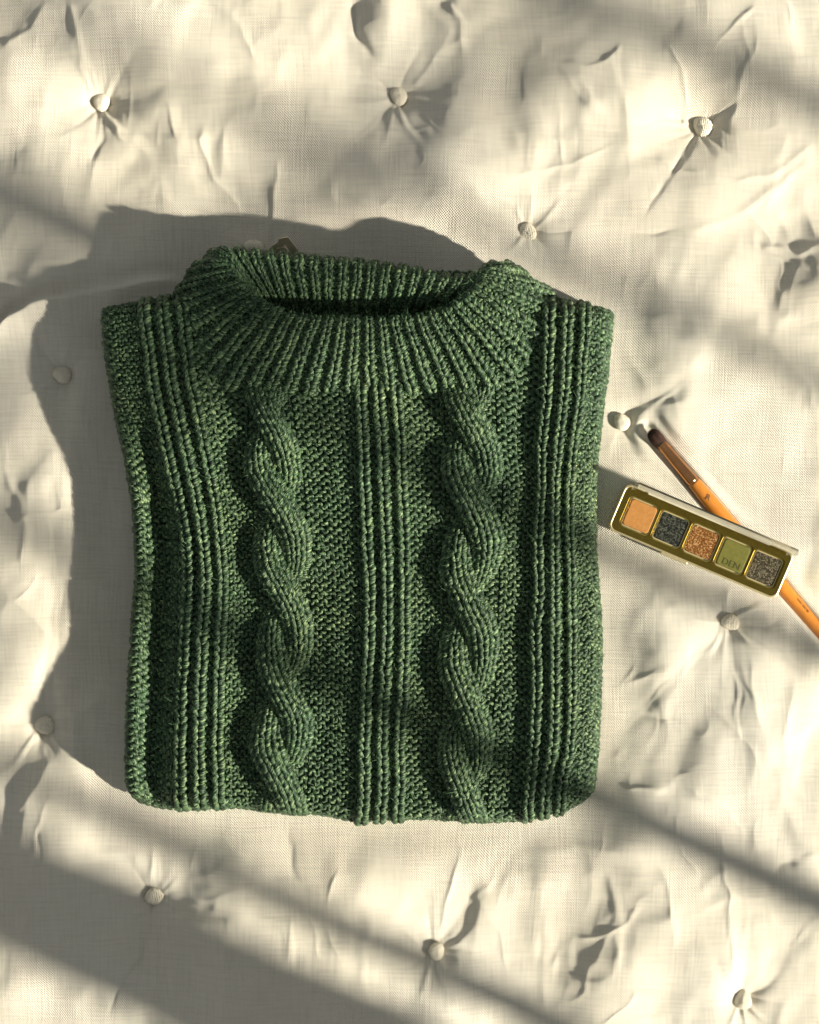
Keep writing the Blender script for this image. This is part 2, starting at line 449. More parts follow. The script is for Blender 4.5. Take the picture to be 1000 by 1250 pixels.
def tuft_mesh(seed, r):
    rg = np.random.default_rng(seed)
    nu, nv = 40, 18
    th = np.linspace(0, 2 * np.pi, nu, endpoint=False); ph = np.linspace(0.02, np.pi * 0.93, nv)
    TH, PH = np.meshgrid(th, ph, indexing='ij')
    ple = sum(rg.uniform(.3, 1) * np.cos(m * TH + rg.uniform(0, 6)) for m in (9, 13, 17)) * 0.03
    R = r * (1 + ple * np.sin(PH) * sstep(0.5, 1.6, PH) + 0.07 * np.cos(2 * TH + rg.uniform(0, 6)) + 0.05 * np.cos(3 * TH + rg.uniform(0, 6)) * np.sin(PH))
    x = R * np.sin(PH) * np.cos(TH); y = R * np.sin(PH) * np.sin(TH); z = 0.62 * R * np.cos(PH)
    i = np.arange(nu * nv).reshape(nu, nv)
    f = np.stack([i, np.roll(i, -1, 0)], -1)
    faces = np.stack([i[:, :-1], i[:, 1:], np.roll(i, -1, 0)[:, 1:], np.roll(i, -1, 0)[:, :-1]], -1).reshape(-1, 4)
    vv = np.stack([x, y, z], -1).reshape(-1, 3)
    # close the crown
    top = len(vv); vv = np.vstack([vv, [[0, 0, 0.60 * r]]])
    tri = np.stack([np.full(nu, top), i[:, 0], np.roll(i, -1, 0)[:, 0]], -1)
    me = bpy.data.meshes.new("tuft_button")
    me.from_pydata((vv * S).tolist(), [], faces.tolist() + tri.tolist())
    me.polygons.foreach_set("use_smooth", np.ones(len(me.polygons), bool))
    return me
for i, (tx, ty) in enumerate(TUFTS[:12]):
    o = link("tuft_button", tuft_mesh(i, 10.3 + (i * 37 % 5) * 0.4), M_TUFT, quilt)
    o.location = W(tx, ty, qz(tx, ty) + 5)
    o.rotation_euler = (0.15 * math.sin(i * 2.1), 0.2, i * 1.3)

# ------------------------------------------------------------------ knitting
H_PX = CAM_H / S
ZN = 55.0                                             # height at which the pullover was measured
KS = 1 - ZN / H_PX
def to_world(P):                                      # (X, Y, Z) in photograph pixels measured at that height -> metres
    return np.stack([(P[..., 0] - 500) * KS * S, (625 - P[..., 1]) * KS * S, P[..., 2] * S], -1)

FIB_P, FIB_N = [], []
def knit(name, surf, ncol, rows, sign, relief, parent, mat, u0=0.0, K=16, sides=7, rad=2.55, D=2.2, h=0.80, a=0.185,
         mask=None, closed=False, flip=1.0, seed=0, jit=0.75, fibre=0.2, ncol_total=None):
    """rows of looped yarn. surf(u, v) -> metres; u counts stitches, v counts rows"""
    rg = np.random.default_rng(seed + 500)
    nt = ncol * K + (0 if closed else 1)
    t = np.arange(nt) / K * 2 * np.pi
    col = np.minimum(np.floor(np.arange(nt) / K).astype(int), ncol - 1)
    f = np.arange(nt) / K - col
    def col_interp(arr):
        arr = np.asarray(arr, float)
        prev = np.roll(arr, 1) if closed else np.concatenate([arr[:1], arr[:-1]])
        nxt = np.roll(arr, -1) if closed else np.concatenate([arr[1:], arr[-1:]])
        wl = 0.5 * (1 - sstep(0, 0.22, f)); wr = 0.5 * sstep(0.78, 1.0, f)
        return arr[col] * (1 - wl - wr) + prev[col] * wl + nxt[col] * wr
    sg = col_interp(sign); rl = col_interp(relief)
    rows = np.asarray(rows, float)[:, None]
    nr = len(rows)
    js = rg.normal(0, 1, (nr, ncol))                 # uneven tension
    js2 = rg.normal(0, 1, (nr, ncol)); js3 = rg.normal(0, 1, (nr, ncol))
    U = u0 + t / (2 * np.pi) + a * np.sin(2 * t)
    U = np.repeat(U[None], nr, 0) + 0.05 * jit * js[:, col] * np.sin(np.pi * f)
    Vv = rows - h * np.cos(t)[None] * (1 + 0.12 * jit * js2[:, col]) * -1.0 * -1.0
    Vv = rows + (-(-h)) * np.cos(t)[None] * (1 + 0.12 * jit * js2[:, col])   # rows count downwards: feet below, heads above
    cc = sg * (-D * np.cos(2 * t)) + rl
    cc = np.repeat(cc[None], nr, 0) + 0.5 * jit * js3[:, col]
    e = 0.06
    P0 = surf(U, Vv)
    du = surf(U + e, Vv) - surf(U - e, Vv); dv = surf(U, Vv + e) - surf(U, Vv - e)
    N = np.cross(du, dv); N /= np.linalg.norm(N, axis=-1, keepdims=True) + 1e-12
    N *= flip
    P = P0 + N * (cc * S)[..., None]
    # tube
    if closed: T = np.roll(P, -1, 1) - np.roll(P, 1, 1)
    else: T = np.gradient(P, axis=1)
    T /= np.linalg.norm(T, axis=-1, keepdims=True) + 1e-12
    B = np.cross(T, N); B /= np.linalg.norm(B, axis=-1, keepdims=True) + 1e-9
    N2 = np.cross(B, T)
    seg = np.linalg.norm(np.diff(P, axis=1, append=P[:, -1:]), axis=-1) / S
    s = np.concatenate([np.zeros((nr, 1)), np.cumsum(seg, 1)[:, :-1]], 1) + rg.uniform(0, 500, (nr, 1))
    th = np.arange(sides) / sides * 2 * np.pi
    lw = np.linalg.norm(du, axis=-1) / (2 * e) / S
    rr = rad * np.clip(lw / 10.5, 0.85, 1.6) ** 0.85 * (1 + 0.07 * rg.normal(0, 1, (nr, ncol))[:, col])
    rad_ = rr[..., None] * (1 + 0.17 * np.cos(2 * th[None, None] - 0.5 * s[..., None]))
    Vt = P[:, :, None] + (B[:, :, None] * np.cos(th)[None, None, :, None] + N2[:, :, None] * np.sin(th)[None, None, :, None]) * (rad_ * S)[..., None]
    UVs = np.stack([np.repeat(s[..., None], sides, 2), np.broadcast_to(th / (2 * np.pi), (nr, nt, sides))], -1)
    alive = np.ones((nr, nt), bool) if mask is None else mask(P0)
    idx = np.arange(nr * nt * sides).reshape(nr, nt, sides)
    if closed:
        nxt = np.roll(idx, -1, 1); al = alive & np.roll(alive, -1, 1)
        a0 = idx; b0 = nxt
    else:
        a0 = idx[:, :-1]; b0 = idx[:, 1:]; al = alive[:, :-1] & alive[:, 1:]
    q = np.stack([a0, b0, np.roll(b0, -1, 2), np.roll(a0, -1, 2)], -1)[al].reshape(-1, 4)
    used = np.zeros(nr * nt * sides, bool); used[q.ravel()] = True
    remap = np.cumsum(used) - 1
    me = np_mesh(name, Vt.reshape(-1, 3)[used], remap[q], uv=UVs.reshape(-1, 2)[used])
    o = link(name, me, mat, parent)
    tag(o, kind="stuff")
    # seeds for loose fibres
    vi = np.flatnonzero(used)
    ch = rg.choice(vi, int(len(vi) * fibre / sides * 1.0), replace=False)
    r_, t_, s_ = np.unravel_index(ch, (nr, nt, sides))
    nn = B[r_, t_] * np.cos(th[s_])[:, None] + N2[r_, t_] * np.sin(th[s_])[:, None]
    FIB_P.append(Vt[r_, t_, s_]); FIB_N.append(nn + 0.5 * N[r_, t_])
    return o

def probe_flip(fn, u, v, want):
    e = 0.05; u = np.array([u], float); v = np.array([v], float)
    n = np.cross(fn(u + e, v) - fn(u - e, v), fn(u, v + e) - fn(u, v - e))[0]
    return 1.0 if np.dot(n, want) > 0 else -1.0

# ---- neckband ring: rim, outer seam, inner seam (x, y) and heights
RING = np.array([
    # rim x,y,z        outer x,y,z       inner x,y,z
    (300, 314, 80, 294, 304, 26, 336, 374, 34), (279, 315, 90, 258, 308, 46, 326, 376, 34), (284, 333, 92, 224, 346, 58, 326, 379, 36),
    (298, 351, 90, 220, 378, 63, 329, 382, 40), (318, 369, 88, 247, 428, 65, 334, 385, 42), (346, 384, 86, 292, 472, 65, 351, 387, 42),
    (386, 392, 84, 352, 475, 64, 388, 389, 42), (435, 395, 83, 430, 472, 64, 435, 391, 42), (486, 394, 83, 508, 473, 64, 485, 390, 42),
    (526, 387, 84, 572, 477, 64, 522, 386, 42), (556, 374, 86, 622, 446, 64, 545, 382, 42), (578, 357, 88, 652, 402, 62, 552, 379, 40),
    (592, 343, 90, 676, 369, 56, 554, 377, 36), (602, 331, 90, 642, 335, 46, 552, 375, 34), (594, 333, 86, 607, 320, 34, 548, 374, 34),
    (572, 346, 80, 575, 336, 26, 541, 375, 34), (537, 344, 76, 540, 334, 24, 516, 377, 34), (490, 334, 75, 493, 324, 24, 480, 379, 34),
    (435, 327, 75, 437, 317, 24, 430, 380, 34), (380, 322, 76, 380, 312, 24, 385, 379, 34), (336, 318, 78, 333, 308, 24, 353, 377, 34)], float)
_f = (RING[:, 5] > 60); RING[_f, 5] += 8; RING[:, 2] -= np.interp(RING[:, 2], [75, 83, 92], [2, 1, 4])
def ring_dense(n=1200):
    m = len(RING); t = np.arange(n) / n * m
    i = np.floor(t).astype(int); f = (t - i)[:, None]
    p0, p1, p2, p3 = (RING[(i + k) % m] for k in (-1, 0, 1, 2))
    return 0.5 * (2 * p1 + (p2 - p0) * f + (2 * p0 - 5 * p1 + 4 * p2 - p3) * f**2 + (3 * p1 - p0 - 3 * p2 + p3) * f**3)
RD = ring_dense()
ln = np.linalg.norm(np.roll(RD, -1, 0)[:, :2] - RD[:, :2], axis=1) + 0.35 * np.linalg.norm(np.roll(RD, -1, 0)[:, 3:5] - RD[:, 3:5], axis=1)
RC = np.concatenate([[0], np.cumsum(ln)]); RC /= RC[-1]
NECK_COLS, NECK_ROWS_IN, NECK_ROWS_OUT = 90, 7, 9.5
def neck_xyz(u, v):
    ug = u - 0.11 * np.cos(math.pi * u)               # knit columns wider than the purl ones between them
    w = np.interp((ug / NECK_COLS) % 1.0, RC, np.arange(len(RD) + 1))
    i = np.floor(w).astype(int) % len(RD); f = (w - np.floor(w))[..., None]
    r = RD[i] * (1 - f) + RD[(i + 1) % len(RD)] * f
    T, O, I = r[..., 0:3], r[..., 3:6], r[..., 6:9]
    qo = np.clip((v - NECK_ROWS_IN) / NECK_ROWS_OUT, 0, 1.15)[..., None]; qi = np.clip((NECK_ROWS_IN - v) / NECK_ROWS_IN, 0, 1.1)[..., None]
    out = v[..., None] >= NECK_ROWS_IN
    # the folded rim is a roll: both faces leave it level
    eo = np.sqrt(qo * qo + 0.02) - math.sqrt(0.02)
    XY = np.where(out, T[..., :2] + (O - T)[..., :2] * qo, T[..., :2] + (I - T)[..., :2] * qi)
    Z = np.where(out, O[..., 2:] + (T - O)[..., 2:] * (1 - qo ** 2.2), I[..., 2:] + (T - I)[..., 2:] * (1 - qi ** 2))
    XY = XY + 1.3 * np.stack([vnoise(u * 0.31, v * 0.35, 61), vnoise(u * 0.31 + 9, v * 0.35, 62)], -1)
    return np.concatenate([XY, Z], -1)
def neck_surf(u, v):
    return to_world(neck_xyz(u, v) + np.array([0, 0, -5.0]))

_oa = np.arctan2(RD[:, 4] - 410, RD[:, 3] - 435); _oo = np.argsort(_oa); _or = np.hypot(RD[:, 3] - 435, RD[:, 4] - 410)
def neck_ratio(X, Y):
    """1 on the outer seam of the neckband, less inside it"""
    return np.hypot(X - 435, Y - 410) / np.interp(np.arctan2(Y - 410, X - 435), _oa[_oo], _or[_oo], period=2 * math.pi)

# ---- pullover body: table of stitch columns (x over y)
YG = np.linspace(320, 1040, 181)
def curve(pts):
    p = np.array(pts, float)
    x = np.interp(YG, p[:, 0], p[:, 1])
    kz = np.exp(-0.5 * (np.arange(-8, 9) / 3.5) ** 2); kz /= kz.sum()
    return np.convolve(np.pad(x, 8, mode='edge'), kz, mode='valid')
XL = curve([(330, 122), (378, 124), (430, 128), (500, 140), (560, 153), (620, 163), (700, 166), (770, 161), (850, 156), (930, 153), (1000, 158)])
XR = curve([(330, 739), (385, 738), (450, 733), (540, 725), (620, 723), (700, 729), (780, 735), (850, 733), (930, 729), (1000, 722)])
RL, RR, RB = 14.0, 18.0, 22.0
keys = [
    (9, curve([(365, 168), (420, 174), (450, 178), (552, 200), (640, 221), (700, 226), (800, 221), (900, 215), (1000, 214)])),
    (14, curve([(365, 230), (450, 241), (552, 262), (640, 276), (700, 281), (800, 279), (900, 276), (1000, 274)])),
    (18, curve([(365, 292), (490, 303), (570, 306), (650, 314), (780, 318), (900, 312), (1000, 314)])),
    (24, curve([(365, 352), (490, 358), (600, 374), (700, 379), (800, 381), (900, 378), (1000, 372)])),
    (30, curve([(365, 428), (500, 432), (600, 437), (650, 440), (750, 443), (850, 440), (950, 437), (1000, 435)])),
    (35, curve([(365, 487), (500, 493), (600, 499), (700, 502), (800, 500), (900, 496), (1000, 493)])),
    (39, curve([(365, 541), (490, 543), (650, 544), (720, 542), (800, 539), (900, 539), (1000, 539)])),
    (45, curve([(365, 600), (500, 606), (570, 612), (650, 611), (800, 606), (900, 600), (1000, 593)])),
    (49, curve([(365, 662), (480, 662), (620, 652), (700, 649), (810, 648), (900, 647), (980, 638)])),
    (54, curve([(365, 724), (480, 712), (560, 703), (620, 700), (700, 702), (810, 703), (900, 700), (980, 690)])),
]
rib_w = np.cumsum([0, 1.5, 0.62, 1.5, 0.62, 1.5]) / 5.74
UT = np.arange(0, 60.01, 0.25)
XTAB = np.zeros((len(UT), len(YG))); ZF = np.ones(len(UT))
kx = [(5.0, XL + RL)] + keys + [(55.5, np.maximum(XR - RR, keys[-1][1] + 8))]
ku = np.array([k_[0] for k_ in kx])
E0L = 5 - RL * math.pi / 2 / 10.0                     # stitch at the left turn
E0R = 55.5 + RR * math.pi / 2 / 10.0
for i, u in enumerate(UT):
    if u < 5:
        ph = (u - E0L) * 10.0 / RL
        XTAB[i] = XL + RL * (1 - math.cos(ph)); ZF[i] = math.sin(ph)
    elif u > 55.5:
        ph = (E0R - u) * 10.0 / RR
        XTAB[i] = kx[-1][1] + RR * math.cos(ph); ZF[i] = math.sin(ph)
    else:
        j = min(np.searchsorted(ku, u, side='right') - 1, len(ku) - 2)
        fr = (u - ku[j]) / (ku[j + 1] - ku[j])
        if int(ku[j]) in (9, 30, 49):
            fr = float(np.interp(fr * 5, np.arange(6), rib_w))
        XTAB[i] = kx[j][1] * (1 - fr) + kx[j + 1][1] * fr

def ytop(x): return np.interp(x, [110, 125, 150, 205, 300, 600, 690, 735, 760], [380, 376, 371, 363, 350, 350, 367, 374, 382])
def ybot(x): return np.interp(x, [150, 160, 200, 270, 340, 400, 440, 500, 560, 640, 690, 722, 740], [960, 974, 989, 987, 991, 995, 1004, 1003, 1004, 1003, 992, 974, 955])
VROWS = 71
def table(u, y):
    fu = np.clip(u, 0, 60) / 0.25; iu = np.clip(np.floor(fu).astype(int), 0, len(UT) - 2); fu = fu - iu
    fy = (np.clip(y, YG[0], YG[-1]) - YG[0]) / (YG[1] - YG[0]); iy = np.clip(np.floor(fy).astype(int), 0, len(YG) - 2); fy = fy - iy
    x = (XTAB[iu, iy] * (1 - fu) + XTAB[iu + 1, iy] * fu) * (1 - fy) + (XTAB[iu, iy + 1] * (1 - fu) + XTAB[iu + 1, iy + 1] * fu) * fy
    return x, ZF[iu] * (1 - fu) + ZF[iu + 1] * fu

def ztop(X, Y, u):
    z = 64 + 2.5 * vnoise(X / 90 + 2, Y / 110, 41) + 1.2 * vnoise(X / 35, Y / 45, 42)
    z = z - 27 * np.exp(-0.5 * ((u - 6.7) / 1.45) ** 2) * sstep(470, 620, Y)              # hollow beside the left ribs
    z = z + 4 * np.exp(-0.5 * ((u - 4.1) / 0.7) ** 2) * sstep(520, 640, Y)                # its raised outer lip
    z = z + 5 * np.exp(-0.5 * ((u - 11.5) / 2.6) ** 2)
    z = z - 5 * np.exp(-0.5 * ((u - 16.2) / 1.2) ** 2) - 4 * np.exp(-0.5 * ((u - 26.5) / 1.8) ** 2)
    z = z + 3.5 * np.exp(-0.5 * ((u - 32.5) / 2.2) ** 2)
    z = z - 4 * np.exp(-0.5 * ((u - 37) / 1.3) ** 2) - 8 * np.exp(-0.5 * ((u - 47.6) / 1.3) ** 2)
    z = z + 3 * np.exp(-0.5 * ((u - 51) / 2) ** 2) - 10 * sstep(52, 57, u)
    z = z + 5 * sstep(560, 420, Y)
    return z

def body_xyz(u, v):
    """stitch coordinates -> photograph pixels"""
    u = np.asarray(u, float); v = np.asarray(v, float)
    xr, _ = table(u, np.full(np.shape(u), 700.0))
    xt, _ = table(u, np.full(np.shape(u), 380.0)); xb, _ = table(u, np.full(np.shape(u), 980.0))
    yt = ytop(xt); yb = ybot(xb)
    L = (yb - yt) + 2 * (math.pi / 2 - 1) * RB
    rp = (L + 3 * 9.5) / VROWS
    e = v * rp - 1.5 * 9.5
    q = RB * math.pi / 2
    e2 = L - e
    Y = np.where(e < q, yt + RB * (1 - np.cos(np.clip(e, -40, q) / RB)), np.where(e2 < q, yb - RB * (1 - np.cos(np.clip(e2, -40, q) / RB)), yt + RB + (e - q)))
    zv = np.where(e < q, np.sin(np.clip(e, -30, q) / RB), np.where(e2 < q, np.sin(np.clip(e2, -30, q) / RB), 1.0))
    X, zu = table(u, Y)
    # corners turn in a little
    X = X + 2.2 * vnoise(Y / 60, u / 6, 51) * sstep(3, 9, u) * sstep(57, 51, u)
    Y = Y + 2.0 * vnoise(X / 70, Y / 70 + 4, 52)
    Y = Y + 5 * (1 - np.clip(zu, 0, 1)) * np.where(e2 < 60, -1, 0)
    zf = np.where((zu > 0) & (zv > 0), zu * zv, np.minimum(zu, zv))
    zeq = 27.0
    Z = zeq + (ztop(X, Y, u) - zeq) * zf
    Z = Z - 20 * sstep(1.0, 0.84, neck_ratio(X, Y))      # passes under the neckband
    return np.stack([X, Y, np.maximum(Z, 3.0)], -1)
def body_surf(u, v):
    return to_world(body_xyz(u, v))

NECK_POLY = np.stack([435 + (RD[::12, 3] - 435) * 0.80, 410 + (RD[::12, 4] - 410) * 0.74], -1)
def unworld(P):
    return P[..., 0] / (KS * S) + 500, 625 - P[..., 1] / (KS * S)
def outside_neck(P):
    x, y = unworld(P)
    return ~inside_poly(x, y, NECK_POLY)

sweater = empty("sweater", W(440, 660, 0))
tag(sweater, "folded dark green cable knit wool pullover with ribbed neckband", "sweater")
class Sub:
    pass
def to_parent(o):
    o.matrix_parent_inverse = sweater.matrix_basis.inverted()

rows = np.arange(0.5, VROWS, 1.0)
def body_part(name, ua, ub, kinds, relief, **kw):
    sg = [1 if c == 'k' else -1 for c in kinds]
    return knit(name, lambda u, v: body_surf(u, v), ub - ua, rows, sg, relief, sweater, M_WOOL, u0=ua, mask=outside_neck, seed=ua, flip=-1.0, **kw)
rib_rel = [2.4, -3.2, 2.4, -3.2, 2.4]
body_part("purl_panel", 0, 9, "p" * 9, [0] * 9, rad=2.4)
body_part("purl_panel", 18, 24, "p" * 6, [-3] * 6, K=12, fibre=0.0)
body_part("purl_panel", 39, 45, "p" * 6, [-3] * 6, K=12, fibre=0.0)
body_part("rib_panel", 9, 14, "kpkpk", rib_rel)
body_part("purl_panel", 14, 18, "pppp", [0, -1, -1, -2], rad=2.15)
body_part("purl_panel", 24, 30, "pppppp", [-2, -1, 0, 0, -1, -1.5], rad=2.15)
body_part("rib_panel", 30, 35, "kpkpk", rib_rel)
body_part("purl_panel", 35, 39, "pppp", [-1.5, -1, -1, -2], rad=2.15)
body_part("purl_panel", 45, 49, "pppp", [-2, -1, -1, -2], rad=2.15)
body_part("rib_panel", 49, 54, "kpkpk", rib_rel)
body_part("purl_panel", 54, 60, "p" * 6, [-1, 0, 0, 0, 0, 0])

# ---- cables: two strands of three stitches that cross in turn
def cable(ua, crossings, seed):
    meshes = []
    def strand_surf(which):
        def f(u, v):
            P = body_xyz(np.full(np.shape(u), ua + 3.0), v)
            y = P[..., 1]
            n = np.interp(y, crossings, np.arange(len(crossings)), left=-1, right=len(crossings))
            # positions beyond the first and last crossing
            n = np.where(y < crossings[0], (y - crossings[0]) / 110.0, n)
            n = np.where(y > crossings[-1], len(crossings) - 1 + (y - crossings[-1]) / 110.0, n)
            k = np.floor(n + 0.5)                       # nearest crossing
            ph = n - k                                  # -0.5 .. 0.5
            half = 0.46
            s = np.clip(ph / half, -1, 1)
            mv = np.sin(s * math.pi / 2)                # -1 before, +1 after
            front = ((k.astype(int) + which) % 2) == 0
            xc = np.where(front, mv, -mv) * 0.55
            lift = np.cos(s * math.pi / 2) ** 1.0
            a = u - 1.5
            wid = np.where(front, 0.31 * (1 + 0.42 * lift), 0.30 * (1 - 0.1 * lift))
            xi = xc + 0.07 * vnoise(v * 0.21 + ua, v * 0, 55) + a * wid * (1 + 0.10 * np.cos(ph * 2 * math.pi + math.pi))
            Q = body_xyz(ua + 3 + 3 * xi, v)
            arch = 12.0 * (1 - (np.clip(np.abs(a), 0, 1.8) / 1.6) ** 2)
            z = (1.0 + arch + np.where(front, 6.0, -13.0) * lift) * sstep(460, 505, y)
            Q = Q.copy(); Q[..., 2] = P[..., 2] + z
            return to_world(Q)
        return f
    return [knit("strand", strand_surf(w), 3, rows, [1, 1, 1], [0, 0, 0], None, M_WOOL, mask=outside_neck, seed=seed + w, rad=2.6, D=1.9, flip=-1.0) for w in (0, 1)]
def join_meshes(obs, name, parent):
    a = [o.data for o in obs]
    vs, fs, uvs, off = [], [], [], 0
    for m in a:
        n = len(m.vertices); c = np.empty(n * 3, np.float32); m.vertices.foreach_get("co", c); vs.append(c.reshape(-1, 3))
        f = np.empty(len(m.loops), np.int32); m.loops.foreach_get("vertex_index", f); fs.append(f.reshape(-1, 4) + off)
        u = np.empty(len(m.loops) * 2, np.float32); m.uv_layers[0].data.foreach_get("uv", u)
        uu = np.zeros((n, 2), np.float32); uu[f] = u.reshape(-1, 2); uvs.append(uu)
        off += n
    me = np_mesh(name, np.vstack(vs), np.vstack(fs), uv=np.vstack(uvs))
    for o in obs: bpy.data.objects.remove(o)
    o = link(name, me, M_WOOL, parent); tag(o, kind="stuff")
    return o
join_meshes(cable(18, [405, 511, 614, 722, 836, 946], 301), "cable", sweater)
join_meshes(cable(39, [405, 513, 617, 735, 858, 968], 401), "cable", sweater)

# ---- neckband
ksg = [1 if i % 2 == 0 else -1 for i in range(NECK_COLS)]
krl = [2.0 if i % 2 == 0 else -2.2 for i in range(NECK_COLS)]
knit("neckband", neck_surf, NECK_COLS, np.arange(-0.3, NECK_ROWS_IN + NECK_ROWS_OUT + 0.6, 0.95), ksg, krl, sweater, M_WOOL,
     closed=True, seed=77, rad=2.55, D=1.9, flip=probe_flip(neck_surf, 40, 13, (0, 0, 1)))

# ---- folded layers underneath, seen as a rolled edge all round
OL = OUTLINE[list(range(0, 30))]
def outline_dense():
    p = OUTLINE[:28]                                     # left side, bottom, right side
    seg = np.linalg.norm(np.diff(p, axis=0), axis=1); c = np.concatenate([[0], np.cumsum(seg)])
    s = np.arange(0, c[-1], 4.0)
    x = np.interp(s, c, p[:, 0]); y = np.interp(s, c, p[:, 1])
    kz = np.exp(-0.5 * (np.arange(-6, 7) / 2.5) ** 2); kz /= kz.sum()
    x = np.convolve(np.pad(x, 6, mode='edge'), kz, mode='valid'); y = np.convolve(np.pad(y, 6, mode='edge'), kz, mode='valid')
    return s, x, y
os_, ox, oy = outline_dense()
tx_ = np.gradient(ox); ty_ = np.gradient(oy); tl = np.hypot(tx_, ty_); onx, ony = ty_ / tl, -tx_ / tl
# the outline runs down the left side, so its outer normal points left there
if onx[20] > 0: onx, ony = -onx, -ony
SIDE_ROWS = int(os_[-1] / 9.5)
def side_surf(u, v):
    s = np.clip(v * 9.5, 0, os_[-1] - 1)
    x = np.interp(s, os_, ox); y = np.interp(s, os_, oy); nx_ = np.interp(s, os_, onx); ny_ = np.interp(s, os_, ony)
    ph = (u / 5.0) * math.pi * 1.05 - 0.15 * math.pi      # from under the edge to its top
    R = 14.0
    out = 1.5 + 3.0 * vnoise(s / 120, s * 0, 81) + 1.2 * vnoise(s / 40, s * 0, 82)
    rr = -R + out + R * np.cos(ph)
    Z = 13 + 15 * np.sin(ph) + 2 * vnoise(s / 90, s * 0 + 3, 83)
    return to_world(np.stack([x + nx_ * rr, y + ny_ * rr, np.maximum(Z, 2)], -1))
knit("under_fold", side_surf, 5, np.arange(0.5, SIDE_ROWS, 1.0), [1] * 5, [0] * 5, sweater, M_WOOL, seed=91,
     flip=probe_flip(side_surf, 2.5, 30, (-1, 0, 0.4)), rad=2.6, K=12, sides=6)

# ---- solid backing added behind the loops, dark so the gaps look shaded
def grid_mesh(name, fn, us, vs, off, keep=None, wrap=False, flip=1.0):
    Ug, Vg = np.meshgrid(us, vs, indexing='ij')
    P = fn(Ug, Vg); e = 0.1
    N = np.cross(fn(Ug + e, Vg) - fn(Ug - e, Vg), fn(Ug, Vg + e) - fn(Ug, Vg - e)); N /= np.linalg.norm(N, axis=-1, keepdims=True) + 1e-12
    Q = P - N * flip * off * S
    i = np.arange(Ug.size).reshape(Ug.shape)
    if wrap: j = np.roll(i, -1, 0); q = np.stack([i[:, :-1], i[:, 1:], j[:, 1:], j[:, :-1]], -1); al = np.ones(q.shape[:2], bool)
    else:
        q = np.stack([i[:-1, :-1], i[:-1, 1:], i[1:, 1:], i[1:, :-1]], -1)
        al = np.ones(q.shape[:2], bool) if keep is None else keep(P)[:-1, :-1]
    q = q[al]
    used = np.zeros(Ug.size, bool); used[q.ravel()] = True
    re = np.cumsum(used) - 1
    return link(name, np_mesh(name, Q.reshape(-1, 3)[used], re[q]), M_GAP_SHADE, sweater)
grid_mesh("body_backing", body_surf, np.arange(0.2, 59.9, 0.5), np.arange(0.2, VROWS, 0.5), 3.2, outside_neck, flip=-1.0)
grid_mesh("neckband_backing", neck_surf, np.arange(0, NECK_COLS, 0.5), np.arange(0, NECK_ROWS_IN + NECK_ROWS_OUT, 0.5), 4.2, wrap=True, flip=probe_flip(neck_surf, 40, 13, (0, 0, 1)))
grid_mesh("under_fold_backing", side_surf, np.arange(0, 5.01, 0.5), np.arange(0, SIDE_ROWS, 0.5), 3.0, flip=probe_flip(side_surf, 2.5, 30, (-1, 0, 0.4)))
# inside of the back, seen down through the neck opening
def back_surf(u, v):
    X = 290 + u * 8.5; Y = 330 + v * 9.0
    return to_world(np.stack([X, Y, 30 + 3 * vnoise(X / 40, Y / 40, 95)], -1))
knit("back_inside", back_surf, 38, np.arange(0.5, 12, 1.0), [1] * 38, [0] * 38, sweater, M_WOOL, seed=92, flip=-1.0, fibre=0.0, K=8, sides=5)
grid_mesh("back_inside_backing", back_surf, np.arange(0, 38.1, 1), np.arange(0, 12.1, 1), 3.0, flip=-1.0)

# ---- halo of loose fibres
FP = np.vstack(FIB_P); FN = np.vstack(FIB_N)
kk = rng.permutation(len(FP))[:80000]; FP, FN = FP[kk], FN[kk]
n = len(FP)
d0 = FN / (np.linalg.norm(FN, axis=1, keepdims=True) + 1e-9) + rng.normal(0, 0.55, (n, 3)); d0 /= np.linalg.norm(d0, axis=1, keepdims=True)
sd = np.cross(d0, rng.normal(0, 1, (n, 3))); sd /= np.linalg.norm(sd, axis=1, keepdims=True) + 1e-9
Lf = rng.uniform(2.5, 8, (n, 1)) * rng.choice([1, 1, 1, 1.7], (n, 1)) * S; bend = np.cross(d0, sd)
wf = 0.17 * S
pts = [FP + d0 * Lf * t + bend * Lf * 0.9 * t * t for t in (0, 0.5, 1.0)]
vv = np.stack([pts[0] - sd * wf, pts[0] + sd * wf, pts[1] + sd * wf * .8, pts[1] - sd * wf * .8, pts[2] + sd * wf * .25, pts[2] - sd * wf * .25], 1).reshape(-1, 3)
b = np.arange(n)[:, None] * 6
ff = np.vstack([b + np.array([[0, 1, 2, 3]]), b + np.array([[3, 2, 4, 5]])])
fz = link("wool_fuzz", np_mesh("wool_fuzz", vv, ff), M_FUZZ, sweater); tag(fz, kind="stuff")
for ch in sweater.children: to_parent(ch)

# ------------------------------------------------------------------ eyeshadow palette
M_GOLD = plain("olive_gold", (0.33, 0.235, 0.042), 0.22, 1.0)
M_RIM = plain("pale_gold_rim", (0.80, 0.68, 0.38), 0.36, 0.65)
M_SIDE = plain("polished_gold_side", (0.95, 0.74, 0.16), 0.10, 1.0)
k = NT("clear_plastic")
tr = k.n("ShaderNodeBsdfTransparent"); tr.inputs[0].default_value = (0.95, 0.95, 0.91, 1)
gl = k.n("ShaderNodeBsdfGlossy"); gl.inputs["Roughness"].default_value = 0.06
fr = k.n("ShaderNodeLayerWeight"); fr.inputs[0].default_value = 0.06
mx = k.n("ShaderNodeMixShader"); k.l(fr.outputs[0], mx.inputs[0]); k.l(tr.outputs[0], mx.inputs[1]); k.l(gl.outputs[0], mx.inputs[2])
k.l(mx.outputs[0], k.out.inputs[0]); M_CLEAR = k.m

